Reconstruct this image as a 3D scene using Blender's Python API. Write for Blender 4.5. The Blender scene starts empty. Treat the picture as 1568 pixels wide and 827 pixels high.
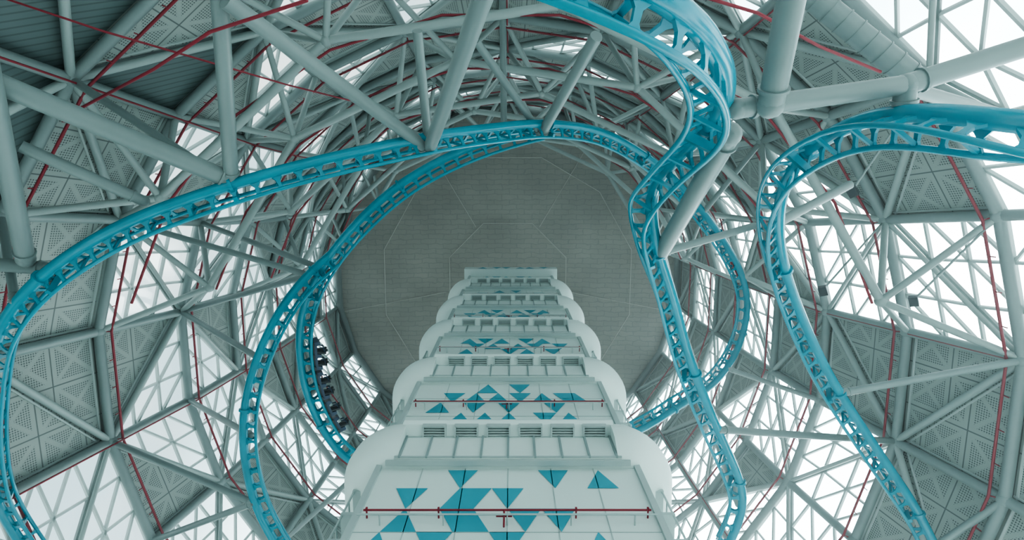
import bpy, math, random
from mathutils import Vector, Matrix
random.seed(4)
V=Vector
# ---------------------------------------------------------------- survey helper
F=1100.0; P=math.atan(F/162.0); SP,CP=math.sin(P),math.cos(P)
def at(a,b,h):
    k=(b-365.0)*SP/F
    Y=k*h*SP/(1-k*CP); z=h*SP+Y*CP
    return V(((a-1000.0)*z/F,Y,h))
AX=V((-0.7,15.4,0))
# ---------------------------------------------------------------- mesh builder
class M:
    def __init__(s): s.v=[];s.f=[];s.sm=[];s.mi=[];s.uv={}
    def face(s,pts,smooth=False,mi=0,uv=None):
        n=len(s.v); s.v+= [tuple(p) for p in pts]
        s.f.append(tuple(range(n,n+len(pts)))); s.sm.append(smooth); s.mi.append(mi)
        if uv: s.uv[len(s.f)-1]=uv
    def poly(s,pts,r,seg=10,mi=0,cap=True,closed=False):
        pts=[V(p) for p in pts]; n=len(pts); base=len(s.v); up=None
        for i,p in enumerate(pts):
            if closed: t=(pts[(i+1)%n]-pts[i-1])
            else: t=(pts[min(i+1,n-1)]-pts[max(i-1,0)])
            t.normalize()
            if up is None:
                up=V((0,0,1)) if abs(t.z)<.9 else V((1,0,0))
            a=(up-t*up.dot(t)).normalized(); up=a; b=t.cross(a)
            for j in range(seg):
                g=2*math.pi*j/seg
                s.v.append(tuple(p+a*(r*math.cos(g))+b*(r*math.sin(g))))
        rng=n if closed else n-1
        for i in range(rng):
            i2=(i+1)%n
            for j in range(seg):
                j2=(j+1)%seg
                s.f.append((base+i*seg+j,base+i2*seg+j,base+i2*seg+j2,base+i*seg+j2)); s.sm.append(True); s.mi.append(mi)
        if cap and not closed:
            s.face([s.v[base+j] for j in range(seg)],mi=mi)
            s.face([s.v[base+(n-1)*seg+j] for j in reversed(range(seg))],mi=mi)
    def tube(s,p,q,r,seg=10,mi=0): s.poly([p,q],r,seg,mi)
    def bar(s,p,q,w,h,n,mi=0):
        p=V(p);q=V(q);t=(q-p).normalized(); n=V(n); n=(n-t*n.dot(t)).normalized(); b=t.cross(n)
        c=[]
        for o in (p,q):
            for x,y in((-1,-1),(1,-1),(1,1),(-1,1)): c.append(o+b*(x*w/2)+n*(y*h/2))
        for f in((3,2,1,0),(4,5,6,7),(0,1,5,4),(1,2,6,5),(2,3,7,6),(3,0,4,7)):
            s.face([c[i] for i in f],mi=mi)
    def box(s,c,d,mi=0):
        c=V(c); s.bar(c-V((0,0,d[2]/2)),c+V((0,0,d[2]/2)),d[0],d[1],(0,1,0),mi)
    def sph(s,c,r,mi=0,nu=12,nv=7):
        b=len(s.v)
        for i in range(nv+1):
            a=math.pi*i/nv
            for j in range(nu):
                g=2*math.pi*j/nu
                s.v.append((c[0]+r*math.sin(a)*math.cos(g),c[1]+r*math.sin(a)*math.sin(g),c[2]+r*math.cos(a)))
        for i in range(nv):
            for j in range(nu):
                j2=(j+1)%nu
                s.f.append((b+i*nu+j,b+(i+1)*nu+j,b+(i+1)*nu+j2,b+i*nu+j2)); s.sm.append(True); s.mi.append(mi)
    def obj(s,name,mats,parent=None):
        me=bpy.data.meshes.new(name); me.from_pydata(s.v,[],s.f)
        me.polygons.foreach_set('use_smooth',s.sm); me.polygons.foreach_set('material_index',s.mi)
        if s.uv:
            ul=me.uv_layers.new(name='UVMap')
            for fi,u in s.uv.items():
                for li,c in zip(me.polygons[fi].loop_indices,u): ul.data[li].uv=c
        for m in (mats if isinstance(mats,(list,tuple)) else [mats]): me.materials.append(m)
        o=bpy.data.objects.new(name,me); bpy.context.collection.objects.link(o)
        if parent: o.parent=parent
        return o
def empty(name):
    e=bpy.data.objects.new(name,None); bpy.context.collection.objects.link(e); return e
# ---------------------------------------------------------------- materials
def mat(name,col,rough=.5,metal=0,noise=.0,nscale=1.0):
    m=bpy.data.materials.new(name); m.use_nodes=True; nt=m.node_tree; b=nt.nodes['Principled BSDF']
    b.inputs['Base Color'].default_value=(*col,1); b.inputs['Roughness'].default_value=rough; b.inputs['Metallic'].default_value=metal
    if noise>0:
        tc=nt.nodes.new('ShaderNodeTexCoord'); n=nt.nodes.new('ShaderNodeTexNoise'); n.inputs['Scale'].default_value=nscale; n.inputs['Detail'].default_value=4
        mx=nt.nodes.new('ShaderNodeMix'); mx.data_type='RGBA'
        mx.inputs[6].default_value=(*[c*(1-noise) for c in col],1); mx.inputs[7].default_value=(*[min(1,c*(1+noise)) for c in col],1)
        nt.links.new(tc.outputs['Object'],n.inputs['Vector']); nt.links.new(n.outputs['Fac'],mx.inputs[0]); nt.links.new(mx.outputs[2],b.inputs['Base Color'])
    return m
class N:
    def __init__(s,m): s.nt=m.node_tree
    def m(s,op,a,b=None,c=None):
        n=s.nt.nodes.new('ShaderNodeMath'); n.operation=op
        for i,x in enumerate((a,b,c)):
            if x is None: continue
            if isinstance(x,(int,float)): n.inputs[i].default_value=x
            else: s.nt.links.new(x,n.inputs[i])
        return n.outputs[0]
steel=mat('steel_grey_paint',(.215,.27,.265),.45,.0,.12,.5)
steel_in=mat('steel_light_paint',(.31,.375,.365),.4,.0,.1,.5)
steel_su=mat('steel_support_paint',(.20,.255,.25),.38,.0,.12,.4)
mull=mat('mullion_paint',(.48,.55,.54),.5)
red=mat('sprinkler_red',(.26,.014,.032),.45)
blue=mat('track_blue',(.004,.25,.34),.22,.0,.2,.6)
white=mat('tower_panel_white',(.64,.735,.71),.5,0,.05,.3)
trimw=mat('tower_trim_grey',(.40,.48,.47),.5,0,.08,.8)
ribm=mat('tower_rib_grey',(.26,.33,.33),.5,0,.08,.8)
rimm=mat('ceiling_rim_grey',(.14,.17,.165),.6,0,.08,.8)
teal=mat('tower_teal_triangle',(.06,.34,.43),.5,0,.1,.6)
dark=mat('dark_rubber',(.02,.03,.035),.5)
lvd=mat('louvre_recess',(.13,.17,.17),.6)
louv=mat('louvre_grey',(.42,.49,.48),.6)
navy=mat('train_navy',(.02,.05,.1),.3)
# glass
glass=bpy.data.materials.new('facade_glass'); glass.use_nodes=True; nt=glass.node_tree; nt.nodes.clear()
o=nt.nodes.new('ShaderNodeOutputMaterial'); mx=nt.nodes.new('ShaderNodeMixShader'); tr=nt.nodes.new('ShaderNodeBsdfTransparent'); gl=nt.nodes.new('ShaderNodeBsdfGlossy')
tr.inputs[0].default_value=(.92,.98,.98,1); gl.inputs['Roughness'].default_value=.15; mx.inputs[0].default_value=.05
nt.links.new(tr.outputs[0],mx.inputs[1]); nt.links.new(gl.outputs[0],mx.inputs[2]); nt.links.new(mx.outputs[0],o.inputs[0])
# perforated panel
perf=mat('perforated_panel',(.3,.36,.35),.6); n=N(perf); nt=perf.node_tree
uvn=nt.nodes.new('ShaderNodeUVMap'); sx=nt.nodes.new('ShaderNodeSeparateXYZ'); nt.links.new(uvn.outputs[0],sx.inputs[0])
u,v=sx.outputs[0],sx.outputs[1]
fu=n.m('FRACT',n.m('MULTIPLY',u,6.0)); fv=n.m('FRACT',n.m('MULTIPLY',v,6.0))
du=n.m('SUBTRACT',fu,.5); dv=n.m('SUBTRACT',fv,.5)
dot=n.m('LESS_THAN',n.m('ADD',n.m('MULTIPLY',du,du),n.m('MULTIPLY',dv,dv)),.095)
cu=n.m('FRACT',n.m('MULTIPLY',u,.30)); cv=n.m('FRACT',n.m('MULTIPLY',v,.30))
d1=n.m('ABSOLUTE',n.m('SUBTRACT',cu,cv)); d2=n.m('ABSOLUTE',n.m('SUBTRACT',n.m('ADD',cu,cv),1.0))
eu=n.m('ABSOLUTE',n.m('SUBTRACT',cu,.5)); ev=n.m('ABSOLUTE',n.m('SUBTRACT',cv,.5))
diag=n.m('GREATER_THAN',n.m('MINIMUM',d1,d2),.06); edge=n.m('LESS_THAN',n.m('MAXIMUM',eu,ev),.41)
maskp=n.m('MULTIPLY',n.m('MULTIPLY',diag,edge),dot)
seam=n.m('GREATER_THAN',n.m('MAXIMUM',eu,ev),.486)
mxc=nt.nodes.new('ShaderNodeMix'); mxc.data_type='RGBA'; mxc.inputs[6].default_value=(.30,.345,.325,1); mxc.inputs[7].default_value=(.085,.105,.102,1)
nt.links.new(n.m('MAXIMUM',maskp,n.m('MULTIPLY',seam,.9)),mxc.inputs[0]); nt.links.new(mxc.outputs[2],nt.nodes['Principled BSDF'].inputs['Base Color'])
# corrugated
corr=mat('corrugated_panel',(.12,.17,.17),.5); n=N(corr); nt=corr.node_tree
uvn=nt.nodes.new('ShaderNodeUVMap'); sx=nt.nodes.new('ShaderNodeSeparateXYZ'); nt.links.new(uvn.outputs[0],sx.inputs[0])
w=n.m('FRACT',n.m('MULTIPLY',n.m('ADD',sx.outputs[0],sx.outputs[1]),1.6)); g=n.m('GREATER_THAN',w,.75)
mxc=nt.nodes.new('ShaderNodeMix'); mxc.data_type='RGBA'; mxc.inputs[6].default_value=(.10,.145,.145,1); mxc.inputs[7].default_value=(.06,.09,.09,1)
nt.links.new(g,mxc.inputs[0]); nt.links.new(mxc.outputs[2],nt.nodes['Principled BSDF'].inputs['Base Color'])
# ceiling
ceilm=mat('ceiling_acoustic',(.2,.2,.18),.9); nt=ceilm.node_tree
tc=nt.nodes.new('ShaderNodeTexCoord'); br=nt.nodes.new('ShaderNodeTexBrick')
br.inputs['Scale'].default_value=1.0; br.inputs['Brick Width'].default_value=2.4; br.inputs['Row Height'].default_value=.8; br.inputs['Mortar Size'].default_value=.12; br.inputs['Mortar Smooth'].default_value=1.0
br.inputs['Color1'].default_value=(.40,.39,.35,1); br.inputs['Color2'].default_value=(.43,.42,.375,1); br.inputs['Mortar'].default_value=(.33,.325,.30,1)
nz0=nt.nodes.new('ShaderNodeTexNoise'); nz0.inputs['Scale'].default_value=.8; nz0.inputs['Detail'].default_value=3
va=nt.nodes.new('ShaderNodeVectorMath'); va.operation='MULTIPLY_ADD'; va.inputs[1].default_value=(.8,.8,.8)
nt.links.new(tc.outputs['Object'],nz0.inputs['Vector']); nt.links.new(nz0.outputs['Color'],va.inputs[0]); nt.links.new(tc.outputs['Object'],va.inputs[2])
nz=nt.nodes.new('ShaderNodeTexNoise'); nz.inputs['Scale'].default_value=.15; nz.inputs['Detail'].default_value=8
mxc=nt.nodes.new('ShaderNodeMix'); mxc.data_type='RGBA'; mxc.blend_type='MULTIPLY'; mxc.inputs[0].default_value=.45
nt.links.new(va.outputs[0],br.inputs[0]); nt.links.new(tc.outputs['Object'],nz.inputs['Vector'])
nt.links.new(br.outputs[0],mxc.inputs[6]); nt.links.new(nz.outputs['Fac'],mxc.inputs[7]); nt.links.new(mxc.outputs[2],nt.nodes['Principled BSDF'].inputs['Base Color'])
seamm=mat('ceiling_seam',(.52,.52,.48),.7)
floorm=mat('floor_concrete',(.6,.64,.62),.8,0,.15,.2)
# ---------------------------------------------------------------- hall grid
ROWS=[(10,38),(18,36.5),(26,34.6),(34,33),(42,31.3),(50,29.6),(58,28.9),(66,28.5),(74,28.3),(82,28.1),(90,28)]
NK=22
def ang(k): return math.pi/2+(k+.0)*2*math.pi/NK
def wp(i,k,dr=0,dh=0):
    h,R=ROWS[i]; a=ang(k); return V((AX.x+(R+dr)*math.cos(a),AX.y+(R+dr)*math.sin(a),h+dh))
# facade pattern: g glass, p perforated, c corrugated
PAT={(3,16):'pp',(4,16):'pp',(5,16):'pp',(2,16):'gp',(6,16):'gg',
     (2,15):'gg',(3,15):'gg',(4,15):'gg',(5,15):'gp',(6,15):'pg',
     (3,17):'pp',(4,17):'gg',(5,17):'gg',(6,17):'gp',(2,17):'pp',
     (2,14):'gg',(3,14):'pp',(4,14):'pg',(5,14):'gp',(2,13):'gg',
     (4,18):'gg',(5,18):'gp',(6,18):'gg',(3,18):'gp',(5,19):'gg',(6,19):'gg',(4,19):'gp',
     (3,5):'pp',(4,5):'pg',(5,5):'gp',(6,5):'gg',(2,5):'gp',
     (3,4):'gg',(4,4):'pg',(5,4):'gg',(6,4):'gp',
     (3,6):'pp',(4,6):'gg',(5,6):'gg',(6,6):'gp',
     (3,7):'pp',(4,7):'gp',(5,7):'gg',(2,6):'pp',(3,3):'pp',(4,3):'gg',(5,3):'pp',(6,3):'gg'}
def theta(k): return math.degrees(ang(k+.5))%360
def cell(i,k):
    if (i,k) in PAT: return PAT[(i,k)]
    th=theta(k); full=((i+k)%2==0)
    if 205<th<245 and i<4: return 'cc' if i<3 else 'pc'
    if 290<th<330 and i<3: return 'gg'
    if 285<th<345 and i==3: return 'pp' if k%2 else 'gp'
    if full: return ('gp' if (i+k)%4 else 'pg') if (200<th<340 and i>2) else 'gg'
    return 'pp' if (i*7+k*3)%4 else 'pg'
frame=empty('steel_space_frame')
mt=M(); nd=M(); md=M()
for i in range(1,len(ROWS)):
    for k in range(NK):
        mt.tube(wp(i,k),wp(i,k+1),.36 if i<8 else .28)
        if i<len(ROWS)-1: mt.tube(wp(i,k),wp(i+1,k),.36 if i<7 else .26)
        nd.sph(wp(i,k),.5)
        if i<len(ROWS)-1:
            r=.17 if cell(i,k)=='gg' else .26
            if (i+k)%2: md.tube(wp(i,k),wp(i+1,k+1),r)
            else: md.tube(wp(i,k+1),wp(i+1,k),r)
inn=M()
def ip(i,k,d=5.0):
    h,R=ROWS[i]; h2,R2=ROWS[i+1]; a=ang(k+.5); r=(R+R2)/2-d
    return V((AX.x+r*math.cos(a),AX.y+r*math.sin(a),(h+h2)/2))
for i in range(3,len(ROWS)-1):
    for k in range(NK):
        s_=math.sin(ang(k+.5))
        if s_<-.25 and (i+k)%2==0:
            c=ip(i,k)
            for q in (wp(i,k),wp(i,k+1),wp(i+1,k),wp(i+1,k+1)): inn.tube(c,q,.24,8)
            if math.sin(ang(k+2.5))<-.25: inn.tube(c,ip(i,k+2),.3)
            inn.sph(c,.42)
mt.obj('main_chords',steel,frame); md.obj('diagonals',steel_in,frame); nd.obj('node_joints',steel,frame); inn.obj('inner_trusses',steel_in,frame)
# panels
gp=M(); pp=M(); cpn=M(); ml=M()
def tri_panel(kind,a,b,c,nn=3):
    cen=(a+b+c)/3; nrm=(b-a).cross(c-a).normalized(); inw=(AX+V((0,0,cen.z))-cen)
    if nrm.dot(inw)<0: a,b=b,a; nrm=-nrm
    eu=V((-(cen-AX).y,(cen-AX).x,0)).normalized(); ev=nrm.cross(eu)
    uv=[((p-a).dot(eu),(p-a).dot(ev)) for p in (a,b,c)]
    t={'g':gp,'p':pp,'c':cpn}[kind]; t.face([a,b,c],uv=uv)
    if kind=='g':
        for (x,y,z) in ((a,b,c),(b,c,a),(c,a,b)):
            for q in range(0,nn):
                f=(nn-q)/nn if q else 1; s_=.17 if q else .22
                ml.bar(x.lerp(y,f)+nrm*.1,x.lerp(z,f)+nrm*.1,s_,.24,nrm)
    elif kind=='p':
        for (x,y,z) in ((a,b,c),(b,c,a),(c,a,b)):
            ml.bar(x.lerp(y,.97).lerp(cen,.04)+nrm*.05,x.lerp(z,.97).lerp(cen,.04)+nrm*.05,.12,.12,nrm)
for i in range(0,len(ROWS)-1):
    for k in range(NK):
        a,b,c,d=wp(i,k,.5),wp(i,k+1,.5),wp(i+1,k+1,.5),wp(i+1,k,.5)
        if (i+k)%2: T=((a,b,c),(a,c,d))
        else: T=((a,b,d),(b,c,d))
        for kd,t in zip(cell(i,k),T): tri_panel(kd,*t)
wn=empty('window_1'); gp.obj('glass_panes',glass,wn); ml.obj('mullions',mull,wn)
pp.obj('wall_perforated',perf); cpn.obj('wall_corrugated',corr)
# ceiling cap
cm=M(); h,R=ROWS[-1]
for k in range(NK):
    a=wp(-1,k,.6); b=wp(-1,k+1,.6)
    ctr=V((AX.x,AX.y,h+3)); am=a.lerp(ctr,.25); bm=b.lerp(ctr,.25)
    cm.face([a,am,bm,b]); cm.face([am,ctr,bm])
ce=empty('ceiling'); cm.obj('ceiling_cap',ceilm,ce)
sm=M()
for rr,ns,ph in((.37,8,.5),(.74,12,.5)):
    pts=[V((AX.x+R*rr*math.cos(2*math.pi*(j+ph)/ns),AX.y+R*rr*math.sin(2*math.pi*(j+ph)/ns),h+3*(1-rr)-.15)) for j in range(ns)]
    sm.poly(pts,.06,6,closed=True)
for a in (10,170,60,120,240,300):
    c_,s_=math.cos(math.radians(a)),math.sin(math.radians(a))
    sm.tube((AX.x+R*.37*c_,AX.y+R*.37*s_,h+1.7),(AX.x+R*c_,AX.y+R*s_,h-.1),.045,6)
sm.obj('ceiling_seams',seamm,ce)
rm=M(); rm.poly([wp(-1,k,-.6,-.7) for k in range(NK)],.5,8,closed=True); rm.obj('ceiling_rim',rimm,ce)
fl=M(); fl.face([(AX.x+60*math.cos(2*math.pi*j/48),AX.y+60*math.sin(2*math.pi*j/48),-1.7) for j in range(48)]); fl.obj('floor',floorm)
# sprinkler pipes
sp=empty('sprinkler_pipe'); rp=M()
for i in range(2,len(ROWS)-1):
    pts=[]
    for k in range(NK): pts.append(wp(i,k,-.75,.35))
    rp.poly(pts,.095,6,closed=True)
    for k in range(NK):
        p=wp(i,k,-.75,.35); rp.tube(p,wp(i,k,0,0),.05,5)
        for f in (.25,.5,.75):
            m_=p.lerp(wp(i,k+1,-.75,.35),f); rp.tube(m_,m_+V((0,0,-.5)),.04,5)
for k in (2,5,8,11,13,16,19,20):
    rp.poly([wp(i,k,-.6) + V((.3,0,0)) for i in range(2,len(ROWS)-1)],.065,6)
for i in (3,4,5,7):
    pts=[ip(i,k,5.6) for k in range(NK) if math.sin(ang(k+.5))<-.2]
    pts.sort(key=lambda q:q.x); rp.poly(pts,.09,6)
rp.poly([at(-40,-20,27),at(200,60,26),at(560,165,34),at(740,210,40)],.055,6)
rp.poly([at(150,215,29),at(300,135,26),at(410,62,24),at(600,0,22)],.07,6)
rp.poly([at(1330,-20,21),at(1480,25,21),at(1600,90,23),at(1720,140,24)],.06,6)
rp.obj('red_pipe_runs',red,sp)
# ---------------------------------------------------------------- tower
tw=empty('tower'); TX=-.15; YF=10.5; HW=4.9; DEP=9.5; CY=YF+DEP/2
HK=[19.9+9.25*k for k in range(5)]; HTOP=66.0
tb=M()
def vbox(m,x0,x1,y0,y1,z0,z1,mi=0): m.box(((x0+x1)/2,(y0+y1)/2,(z0+z1)/2),(x1-x0,y1-y0,z1-z0),mi)
vbox(tb,TX-HW,TX+HW,YF,YF+DEP,-1.7,HTOP)
vbox(tb,TX-5.5,TX+5.5,YF-.9,YF+DEP+.5,HTOP,HTOP+1.6)
tb.obj('tower_shaft',white,tw)
sw=M()
for sgn in(-1,1):
    vbox(sw,min(TX+sgn*4.5,TX+sgn*5.3),max(TX+sgn*4.5,TX+sgn*5.3),YF+1.6,YF+8.5,-1.7,HTOP)
    for z in [3+1.55*j for j in range(40)]:
        xx=sorted((TX+sgn*5.2,TX+sgn*5.95)); vbox(sw,xx[0],xx[1],YF+1.0,YF+2.6,z,z+.16)
        sw.tube((TX+sgn*5.9,YF+1.05,z),(TX+sgn*5.9,YF+1.05,z+1.55),.045,6); sw.tube((TX+sgn*5.9,YF+1.05,z+.9),(TX+sgn*5.9,YF+2.6,z+.9),.035,6)
    sw.bar((TX+sgn*(HW-.04),YF-.03,-1.7),(TX+sgn*(HW-.04),YF-.03,HTOP),.22,.18,(0,1,0))
sw.obj('service_wings',trimw,tw)
def plan(off,seg=10):
    hx=HW-.25+off*1.1; yb=CY+DEP/2-.2+off; yf=YF+.1-off*.58; r=.45+1.05*min(1.9,max(0,off)); pts=[(TX+HW-.75,yf)]
    for cx,cy,a0 in((hx-r,yf+r,-90),(hx-r,yb-r,0),(-hx+r,yb-r,90),(-hx+r,yf+r,180)):
        for j in range(seg+1):
            a=math.radians(a0+90*j/seg); pts.append((TX+cx+r*math.cos(a),cy+r*math.sin(a)))
    pts.append((TX-HW+.75,yf))
    return pts
PROF=[(0,0),(.45,.0),(.85,.12),(1.3,.42),(1.65,.85),(1.8,1.35),(1.78,1.8),(1.62,2.15),(1.3,2.45),(.8,2.65),(0,2.7)]
rg=M(); rb=M(); lv=M(); tri=M(); red2=M(); fr=M(); ff=M()
for hk in HK:
    loops=[[V((x,y,hk+z)) for x,y in plan(o_)] for o_,z in PROF]
    nL=len(loops[0]); base=len(rg.v)
    for L in loops: rg.v+=[tuple(p) for p in L]
    for a in range(len(loops)-1):
        for j in range(nL-1):
            rg.f.append((base+a*nL+j,base+a*nL+j+1,base+(a+1)*nL+j+1,base+(a+1)*nL+j)); rg.sm.append(True); rg.mi.append(0)
    rg.face([L[0] for L in loops]); rg.face([L[-1] for L in loops][::-1])
    X0,X1=TX-HW+.32,TX+HW-.32
    def ext(sec,x0,x1,m):
        a=[V((x0,y,z)) for y,z in sec]; b=[V((x1,y,z)) for y,z in sec]
        m.face(a); m.face(b[::-1])
        for q in range(len(sec)): m.face([a[q],b[q],b[(q+1)%len(sec)],a[(q+1)%len(sec)]])
    ext([(YF+.02,hk-.02),(YF-.42,hk-.02),(YF-.46,hk+1.75),(YF-.92,hk+1.9),(YF-1.02,hk+2.1),(YF-.97,hk+2.3),(YF-.7,hk+2.55),(YF+.02,hk+2.7)],X0+.3,X1-.3,ff)
    xs=[TX-4.1+8.2*j/8 for j in range(9)]
    for x in xs: rb.bar((x,YF-.45,hk+.0),(x,YF-.49,hk+1.74),.08,.08,(0,1,0))
    for z in (.03,1.70): rb.bar((X0+.3,YF-.46,hk+z),(X1-.3,YF-.46,hk+z),.05,.06,(0,1,0),1)
    rb.bar((X0,YF-.3,hk-.12),(X1,YF-.3,hk-.12),.1,.2,(0,1,0),1)
    for j in range(6):
        x=TX-3.0+ j*1.3
        for q in range(4):
            y=YF-.56-.1*q; lv.box((x,y,hk+1.74+.02*q),(.86,.045,.12))
        for sx_ in(-.45,.45): lv.box((x+sx_,YF-.7,hk+1.76),(.06,.42,.24))
        lv.box((x,YF-.92,hk+1.82),(.96,.06,.22))
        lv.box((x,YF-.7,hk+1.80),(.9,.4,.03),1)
    z=hk-3.2; y=YF-.28
    red2.tube((TX-4.6,y,z),(TX+4.6,y,z),.035,8); red2.tube((TX-.1,y,z),(TX-.1,y,z-.9),.03,8); red2.tube((TX-.35,y,z-.35),(TX+.15,y,z-.35),.025,8)
    for x in(-4.5,-2.2,2.2,4.5):
        red2.tube((TX+x,y,z),(TX+x,YF,z),.03,6); red2.box((TX+x,y-.03,z),(.06,.1,.1))
    fr.tube((TX-4.7,y-.1,z-.4),(TX+4.7,y-.1,z-.4),.03,6)
    for x in range(-4,5,2): fr.tube((TX+x,y-.1,z-.4),(TX+x,YF,z-.4),.025,6)
TB=1.12; TH=1.27; DX=.56
def triangle(j,z,upt,y=YF-.02,th=TH):
    x=TX+j*DX
    if abs(x-TX)>HW-.75: return
    tri.face([(x-TB/2,y,z),(x+TB/2,y,z),(x,y,z+th)] if upt else [(x-TB/2,y,z+th),(x,y,z),(x+TB/2,y,z+th)])
pat1=[[(-3,0),(3,0),(6,1)],[(-6,0),(-2,0),(-4+1,1),(0,0)],[(-6,1),(-3,0),(-2,1),(1,0),(3,0)],[(-4,0),(0,0),(5,1),(-7,1)],[(-5,1),(-1,1),(2,0),(4,0)],[(-3,0),(1,1),(5,0)]]
pat2=[[(-2,1),(1,0)],[(-5,0),(-3,1),(-1,1),(1,0),(3,1),(5,0),(6,1)],[(-3,0),(0,0),(4,0),(-6,1)],[(-4,1),(-2,1),(0,1),(3,0),(5,1)],[(-3,0),(1,0),(4,1)],[(-5,1),(0,1),(3,1)]]
pat3=[[(-5,1),(-3,0),(-1,1),(2,0),(4,1)],[(-4,0),(-2,1),(1,1),(3,0),(6,0)],[(-5,1),(0,0),(2,1),(5,0)],[(-3,0),(-1,1),(1,0),(4,0)],[(-4,1),(0,1),(3,1)],[(-2,0),(2,0)]]
for ti,hk in enumerate(HK+[HTOP]):
    pat=pat1 if ti==0 else (pat2 if ti in(1,4) else pat3)
    for row,lst in enumerate(pat):
        z=hk-.15-TH*(row+1)
        for j,u_ in lst: triangle(j if ti!=3 else -j,z,bool(u_))
for j in (-6,-3,-1,2,4,7): triangle(j,HTOP+.2,j%2==0,YF-.92,1.2)
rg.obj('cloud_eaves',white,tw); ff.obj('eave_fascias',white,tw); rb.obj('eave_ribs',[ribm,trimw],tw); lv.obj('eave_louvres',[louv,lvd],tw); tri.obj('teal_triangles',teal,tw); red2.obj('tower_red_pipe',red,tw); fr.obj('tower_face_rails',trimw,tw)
se=M()
for ti,hk in enumerate(HK+[HTOP]):
    lo=(HK[ti-1]+2.7 if ti else 8)
    for zz in [lo+ (hk-lo)*q/3 for q in (1,2)]: se.bar((TX-HW+.1,YF-.005,zz),(TX+HW-.1,YF-.005,zz),.03,.03,(0,1,0))
    for x in (-3.2,-1.6,0,1.6,3.2): se.bar((TX+x,YF-.005,lo),(TX+x,YF-.005,hk),.03,.03,(0,1,0))
se.obj('panel_seams',trimw,tw)
# ---------------------------------------------------------------- tracks
def spline(pts,step=.55):
    pts=[at(*p) for p in pts]; out=[]
    for i in range(len(pts)-1):
        p0=pts[max(i-1,0)];p1=pts[i];p2=pts[i+1];p3=pts[min(i+2,len(pts)-1)]
        n_=max(2,int((p2-p1).length/step))
        for j in range(n_):
            t=j/n_; out.append(.5*((2*p1)+(p2-p0)*t+(2*p0-5*p1+4*p2-p3)*t*t+(3*p1-p0-3*p2+p3)*t**3))
    out.append(pts[-1])
    for _ in range(6): out=[out[0]]+[(out[i-1]+out[i]*2+out[i+1])/4 for i in range(1,len(out)-1)]+[out[-1]]
    res=[out[0]]; acc=0
    for a,b in zip(out,out[1:]):
        L=(b-a).length
        while acc+L>=step:
            t=(step-acc)/L; a=a.lerp(b,t); res.append(a.copy()); L=(b-a).length; acc=0
        acc+=L
    return res
def frame_at(c,i,inw=.9,upw=.45):
    T=(c[min(i+1,len(c)-1)]-c[max(i-1,0)]).normalized(); d=(V((AX.x,AX.y,c[i].z))-c[i]); d.z=0; d.normalize()
    n_=d*inw+V((0,0,upw)); n_=(n_-T*n_.dot(T)).normalized(); return T,n_,T.cross(n_).normalized()
tracks={}
def make_track(key,pts,every=2,**kw):
    c=spline(pts); tracks[key]=c; e=empty('roller_coaster_track'); sp_=M(); ra=M(); ti=M()
    A=[];B=[];S=[]
    for i in range(len(c)):
        T,n_,b=frame_at(c,i,**kw)
        A.append(c[i]+b*.58+n_*.3); B.append(c[i]-b*.58+n_*.3); S.append(c[i]-n_*.5)
    sp_.poly(S,.30,12); ra.poly(A,.11,8); ra.poly(B,.11,8)
    for i in range(0,len(c),every):
        T,n_,b=frame_at(c,i,**kw)
        for sg in(-1,1):
            p0=S[i]; p1=c[i]+b*(sg*.58)+n_*.3
            secs=[(p0,.8),(p0.lerp(p1,.3),.5),(p0.lerp(p1,.5),.2),(p0.lerp(p1,.8),.17),(p1,.4)]
            th=.05; side=(p1-p0).normalized().cross(T).normalized()
            for (x,wx),(y,wy) in zip(secs,secs[1:]):
                q=[x-T*wx/2,x+T*wx/2,y+T*wy/2,y-T*wy/2]
                a4=[k_+side*th for k_ in q]; b4=[k_-side*th for k_ in q]
                ti.face(a4); ti.face(b4[::-1])
                for z in range(4): ti.face([a4[z],b4[z],b4[(z+1)%4],a4[(z+1)%4]])
        if i%(every*2)==0: ti.bar(c[i]-b*.55+n_*.24,c[i]+b*.55+n_*.24,.16,.12,n_)
        if i%20==0:
            ti.poly([S[i]-T*.08,S[i]+T*.08],.42,14)
            ti.bar(c[i]-b*.66+n_*.15,c[i]+b*.66+n_*.15,.22,.3,n_)
    sp_.obj('spine_tube',blue,e); ra.obj('running_rails',blue,e); ti.obj('cross_ties',blue,e)
    return c
A_=[(75,1075,34),(15,980,33.5),(-5,870,32),(-2,760,31),(20,650,30),(100,550,29),(250,455,28.5),(430,388,29),(620,333,31),(830,285,34),(960,264,38),(1070,254,42),(1180,272,46),(1290,340,50),(1380,440,52),(1435,530,54),(1450,600,54),(1430,680,53),(1385,745,51),(1320,785,49),(1235,835,47),(1100,880,46),(960,910,45.5),(800,925,45),(690,890,44),(635,820,43.5),(605,740,43),(598,650,42.5),(615,575,42),(655,505,41.5),(720,430,41),(800,362,41),(900,308,41.5),(1000,272,42),(1070,255,42)]
B_=[(565,1075,38),(515,985,38),(490,870,38.5),(497,770,39),(525,680,39.5),(560,610,40),(605,550,41),(655,505,41.5)]
C_=[(1040,-60,12),(1150,-20,12),(1275,35,12.3),(1360,110,13.5),(1398,190,15.8),(1380,260,19),(1310,330,23),(1255,400,26),(1262,480,28),(1295,580,31),(1330,700,34),(1375,810,36),(1425,920,38),(1440,985,38),(1405,1065,37)]
D_=[(2120,295,13.5),(2000,283,14),(1890,263,15),(1760,247,17.5),(1640,265,21),(1545,325,24.5),(1505,400,28),(1505,490,31),(1535,590,33),(1600,730,35),(1690,870,36),(1770,990,36),(1815,1080,35)]
make_track('A',A_); make_track('B',B_); make_track('C',C_); make_track('D',D_)
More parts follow.
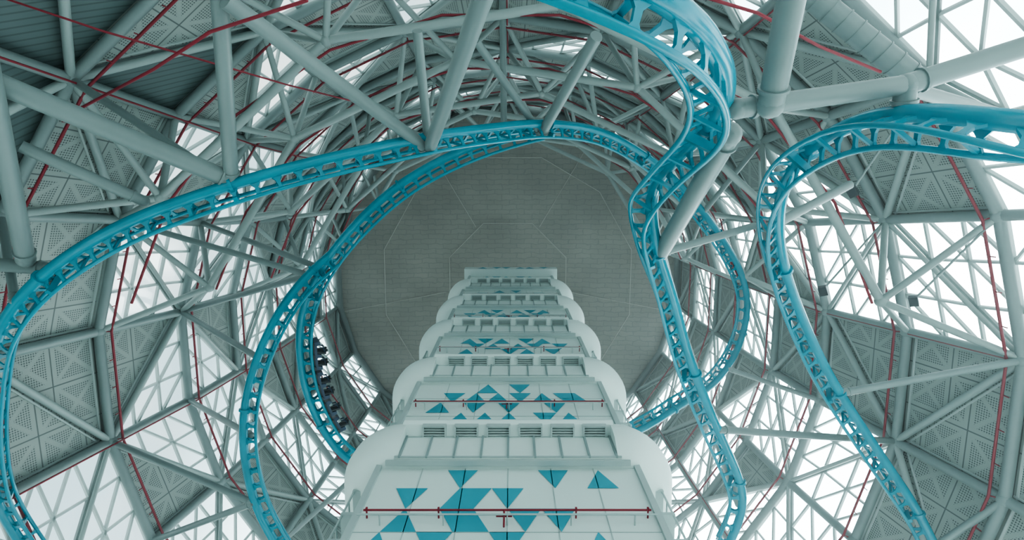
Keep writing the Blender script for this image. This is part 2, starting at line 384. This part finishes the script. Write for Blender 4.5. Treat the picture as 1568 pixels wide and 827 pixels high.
# ---------------------------------------------------------------- supports
su=empty('track_support'); sm_=M()
def strut(p,q,r,collar=True,rings=0):
    p=at(*p) if not isinstance(p,V) else p; q=at(*q) if not isinstance(q,V) else q
    sm_.tube(p,q,r,16)
    d=(q-p).normalized()
    if collar:
        for c in (p+d*.5,): sm_.tube(c-d*.05,c+d*.05,r*1.2,16)
    for j in range(rings):
        c=p.lerp(q,(j+1)/(rings+1)); sm_.tube(c-d*.03,c+d*.03,r*1.08,16)
    sm_.sph(p,r*1.08)
P1=(452,352,29.3); P2=(838,292,34.5); P3=(1057,262,42)
strut(P1,(-250,60,22),.46); strut(P1,(425,-60,24),.36)
strut(P2,(440,0,24),.36); strut(P2,(815,60,30),.26); strut(P2,(955,-40,20),.38)
strut(P3,(1165,70,33),.36); strut(P3,(930,80,36),.26)
strut((98,525,29.5),(-80,510,30),.36); strut((50,505,29),(-40,60,22),.42); strut((280,392,29),(40,285,26),.28)
strut((1440,212,17.3),(1770,165,18),.30); strut((1770,165,18),(2100,60,18),.32); strut((1505,205,17),(1556,-60,15),.37)
strut((1770,165,18),(1762,232,18.3),.33); strut((1765,170,18),(2080,260,24),.22)
strut((1545,-40,25),(1800,165,24),.5,rings=9)
strut((1425,262,20),(1288,498,29),.40)
sm_.poly([at(1288,498,29),at(1320,620,33.5),at(1362,745,37),at(1400,850,38.5),at(1445,985,39.5)],.36,14)
strut((1288,495,29),(1475,440,31),.2); strut((1500,445,30),(1660,360,33),.25)
nodes=[wp(i,k) for i in range(2,len(ROWS)) for k in range(NK)]
def near(p): return min(nodes,key=lambda q:(q-p).length)
J=at(638,528,42.2)
strut(J,near(at(385,470,48)),.24); strut(J,near(at(340,660,48)),.24); strut(at(512,703,40),near(at(345,660,48)),.24); strut(at(490,850,39),near(at(350,845,48)),.24)
def auto(key,idxs,r=.25,n_=2):
    c=tracks[key]
    for i in idxs:
        if i>=len(c): continue
        T,nn,b=frame_at(c,i); p=c[i]-nn*.6
        ns=sorted(nodes,key=lambda q:(q-p).length)[:n_]
        for q in ns: strut(p,q,r)
auto('B',[8],.24)
LA=len(tracks['A']); auto('A',[10,36,60]+list(range(int(LA*.45),LA,32)),.23,1)
auto('C',[70,100,124],.25,1); auto('D',[60,84,108,130],.24,1)
sm_.obj('support_struts',steel_su,su)
# ---------------------------------------------------------------- train
tn=empty('coaster_train'); tA=tracks['A']
target=at(605,690,42.8); i0=min(range(LA),key=lambda i:(tA[i]-target).length)
cb=M()
SC=.72
for cidx in range(6):
    i=i0-int(cidx*2.6)+1
    T,nn,b=frame_at(tA,i); o_=tA[i]+nn*.3
    def Q(x,y,z): return o_+T*(x*SC)+b*(y*.8)+nn*(z*SC)
    cb.bar(Q(-.9,0,.25),Q(.9,0,.25),1.0,.18,nn,1)
    prof=[(-.9,.35),(-.95,1.0),(-.6,1.05),(-.5,.6),(.45,.6),(.6,1.0),(.95,.75),(.9,.35)]
    L=[Q(x,-.65,z) for x,z in prof]; Rr=[Q(x,.65,z) for x,z in prof]
    cb.face(L,mi=0); cb.face(Rr[::-1],mi=0)
    for z in range(len(prof)): cb.face([L[z],Rr[z],Rr[(z+1)%8],L[(z+1)%8]],mi=0)
    for y in(-.33,.33):
        cb.bar(Q(-.35,y,.6),Q(-.55,y,1.55),.38,.13,T,1); cb.sph(Q(-.3,y,1.6),.12,1)
        cb.poly([Q(-.4,y-.15,1.4),Q(0,y-.15,1.35),Q(.1,y,1.0),Q(0,y+.15,1.35),Q(-.4,y+.15,1.4)],.04,6,mi=0)
    for x in(-.65,.65):
        for y in(-.72,.72): cb.tube(Q(x,y-.07,.15),Q(x,y+.07,.15),.18,12,1)
cb.obj('train_cars',[navy,dark],tn)
# floodlights
for (a,b_,h) in ((1665,370,34),(1608,565,38),(1785,585,36)):
    e=empty('floodlight'); m_=M(); p=at(a,b_,h); d=(V((AX.x,AX.y,0))-p).normalized()
    m_.bar(p,p+d*.5,.6,.5,(0,0,1)); m_.bar(p-d*.15,p,.4,.3,(0,0,1)); m_.obj('lamp_housing',dark,e)
    q=near(p); y_=M(); y_.tube(p,q,.07,6); y_.obj('lamp_bracket',steel,e)
# ---------------------------------------------------------------- hazy air inside the hall
hz=M(); ring0=[(AX.x+42*math.cos(2*math.pi*j/24),AX.y+42*math.sin(2*math.pi*j/24)) for j in range(24)]
hz.face([(x,y,-1.6) for x,y in ring0][::-1]); hz.face([(x,y,94) for x,y in ring0])
for j in range(24):
    p,q=ring0[j],ring0[(j+1)%24]; hz.face([(p[0],p[1],-1.6),(q[0],q[1],-1.6),(q[0],q[1],94),(p[0],p[1],94)])
hm=bpy.data.materials.new('hazy_air'); hm.use_nodes=True; nt=hm.node_tree; nt.nodes.clear()
o=nt.nodes.new('ShaderNodeOutputMaterial'); vs_=nt.nodes.new('ShaderNodeVolumeScatter'); vs_.inputs['Color'].default_value=(.92,1,1,1); vs_.inputs['Density'].default_value=.0016; vs_.inputs['Anisotropy'].default_value=.6
nt.links.new(vs_.outputs[0],o.inputs['Volume']); hz.obj('air_haze',hm)
# ---------------------------------------------------------------- light
w=bpy.data.worlds.new('sky'); bpy.context.scene.world=w; w.use_nodes=True; nt=w.node_tree; bg=nt.nodes['Background']
tc=nt.nodes.new('ShaderNodeTexCoord'); nz=nt.nodes.new('ShaderNodeTexNoise'); nz.inputs['Scale'].default_value=3; nz.inputs['Detail'].default_value=6
rp_=nt.nodes.new('ShaderNodeValToRGB'); rp_.color_ramp.elements[0].position=.38; rp_.color_ramp.elements[0].color=(.58,.76,.82,1); rp_.color_ramp.elements[1].position=.62; rp_.color_ramp.elements[1].color=(.93,1,.98,1)
nt.links.new(tc.outputs['Generated'],nz.inputs['Vector']); nt.links.new(nz.outputs['Fac'],rp_.inputs[0]); nt.links.new(rp_.outputs[0],bg.inputs[0])
dp=nt.nodes.new('ShaderNodeVectorMath'); dp.operation='DOT_PRODUCT'; dp.inputs[1].default_value=V((.62,.5,.6)).normalized()
nt.links.new(tc.outputs['Generated'],dp.inputs[0])
mr=nt.nodes.new('ShaderNodeMapRange'); mr.inputs[1].default_value=.35; mr.inputs[2].default_value=1; mr.inputs[3].default_value=1.55; mr.inputs[4].default_value=10.0
nt.links.new(dp.outputs['Value'],mr.inputs[0]); nt.links.new(mr.outputs[0],bg.inputs[1])
sl=bpy.data.lights.new('sun','SUN'); sl.energy=2.0; sl.angle=.2; sl.color=(1,.98,.93); so=bpy.data.objects.new('sun',sl); bpy.context.collection.objects.link(so)
so.rotation_euler=V((.62,.5,.6)).to_track_quat('Z','Y').to_euler()
vs=bpy.context.scene.view_settings; vs.view_transform='AgX'
try: vs.look='AgX - High Contrast'
except Exception as ex: print(ex)
vs.exposure=-.05
# camera
cd=bpy.data.cameras.new('camera'); cd.sensor_width=36; cd.lens=36*F/2000; cd.clip_end=500
co=bpy.data.objects.new('camera',cd); bpy.context.collection.objects.link(co); co.location=(0,0,0); co.rotation_euler=(math.pi/2+P,0,0)
bpy.context.scene.camera=co
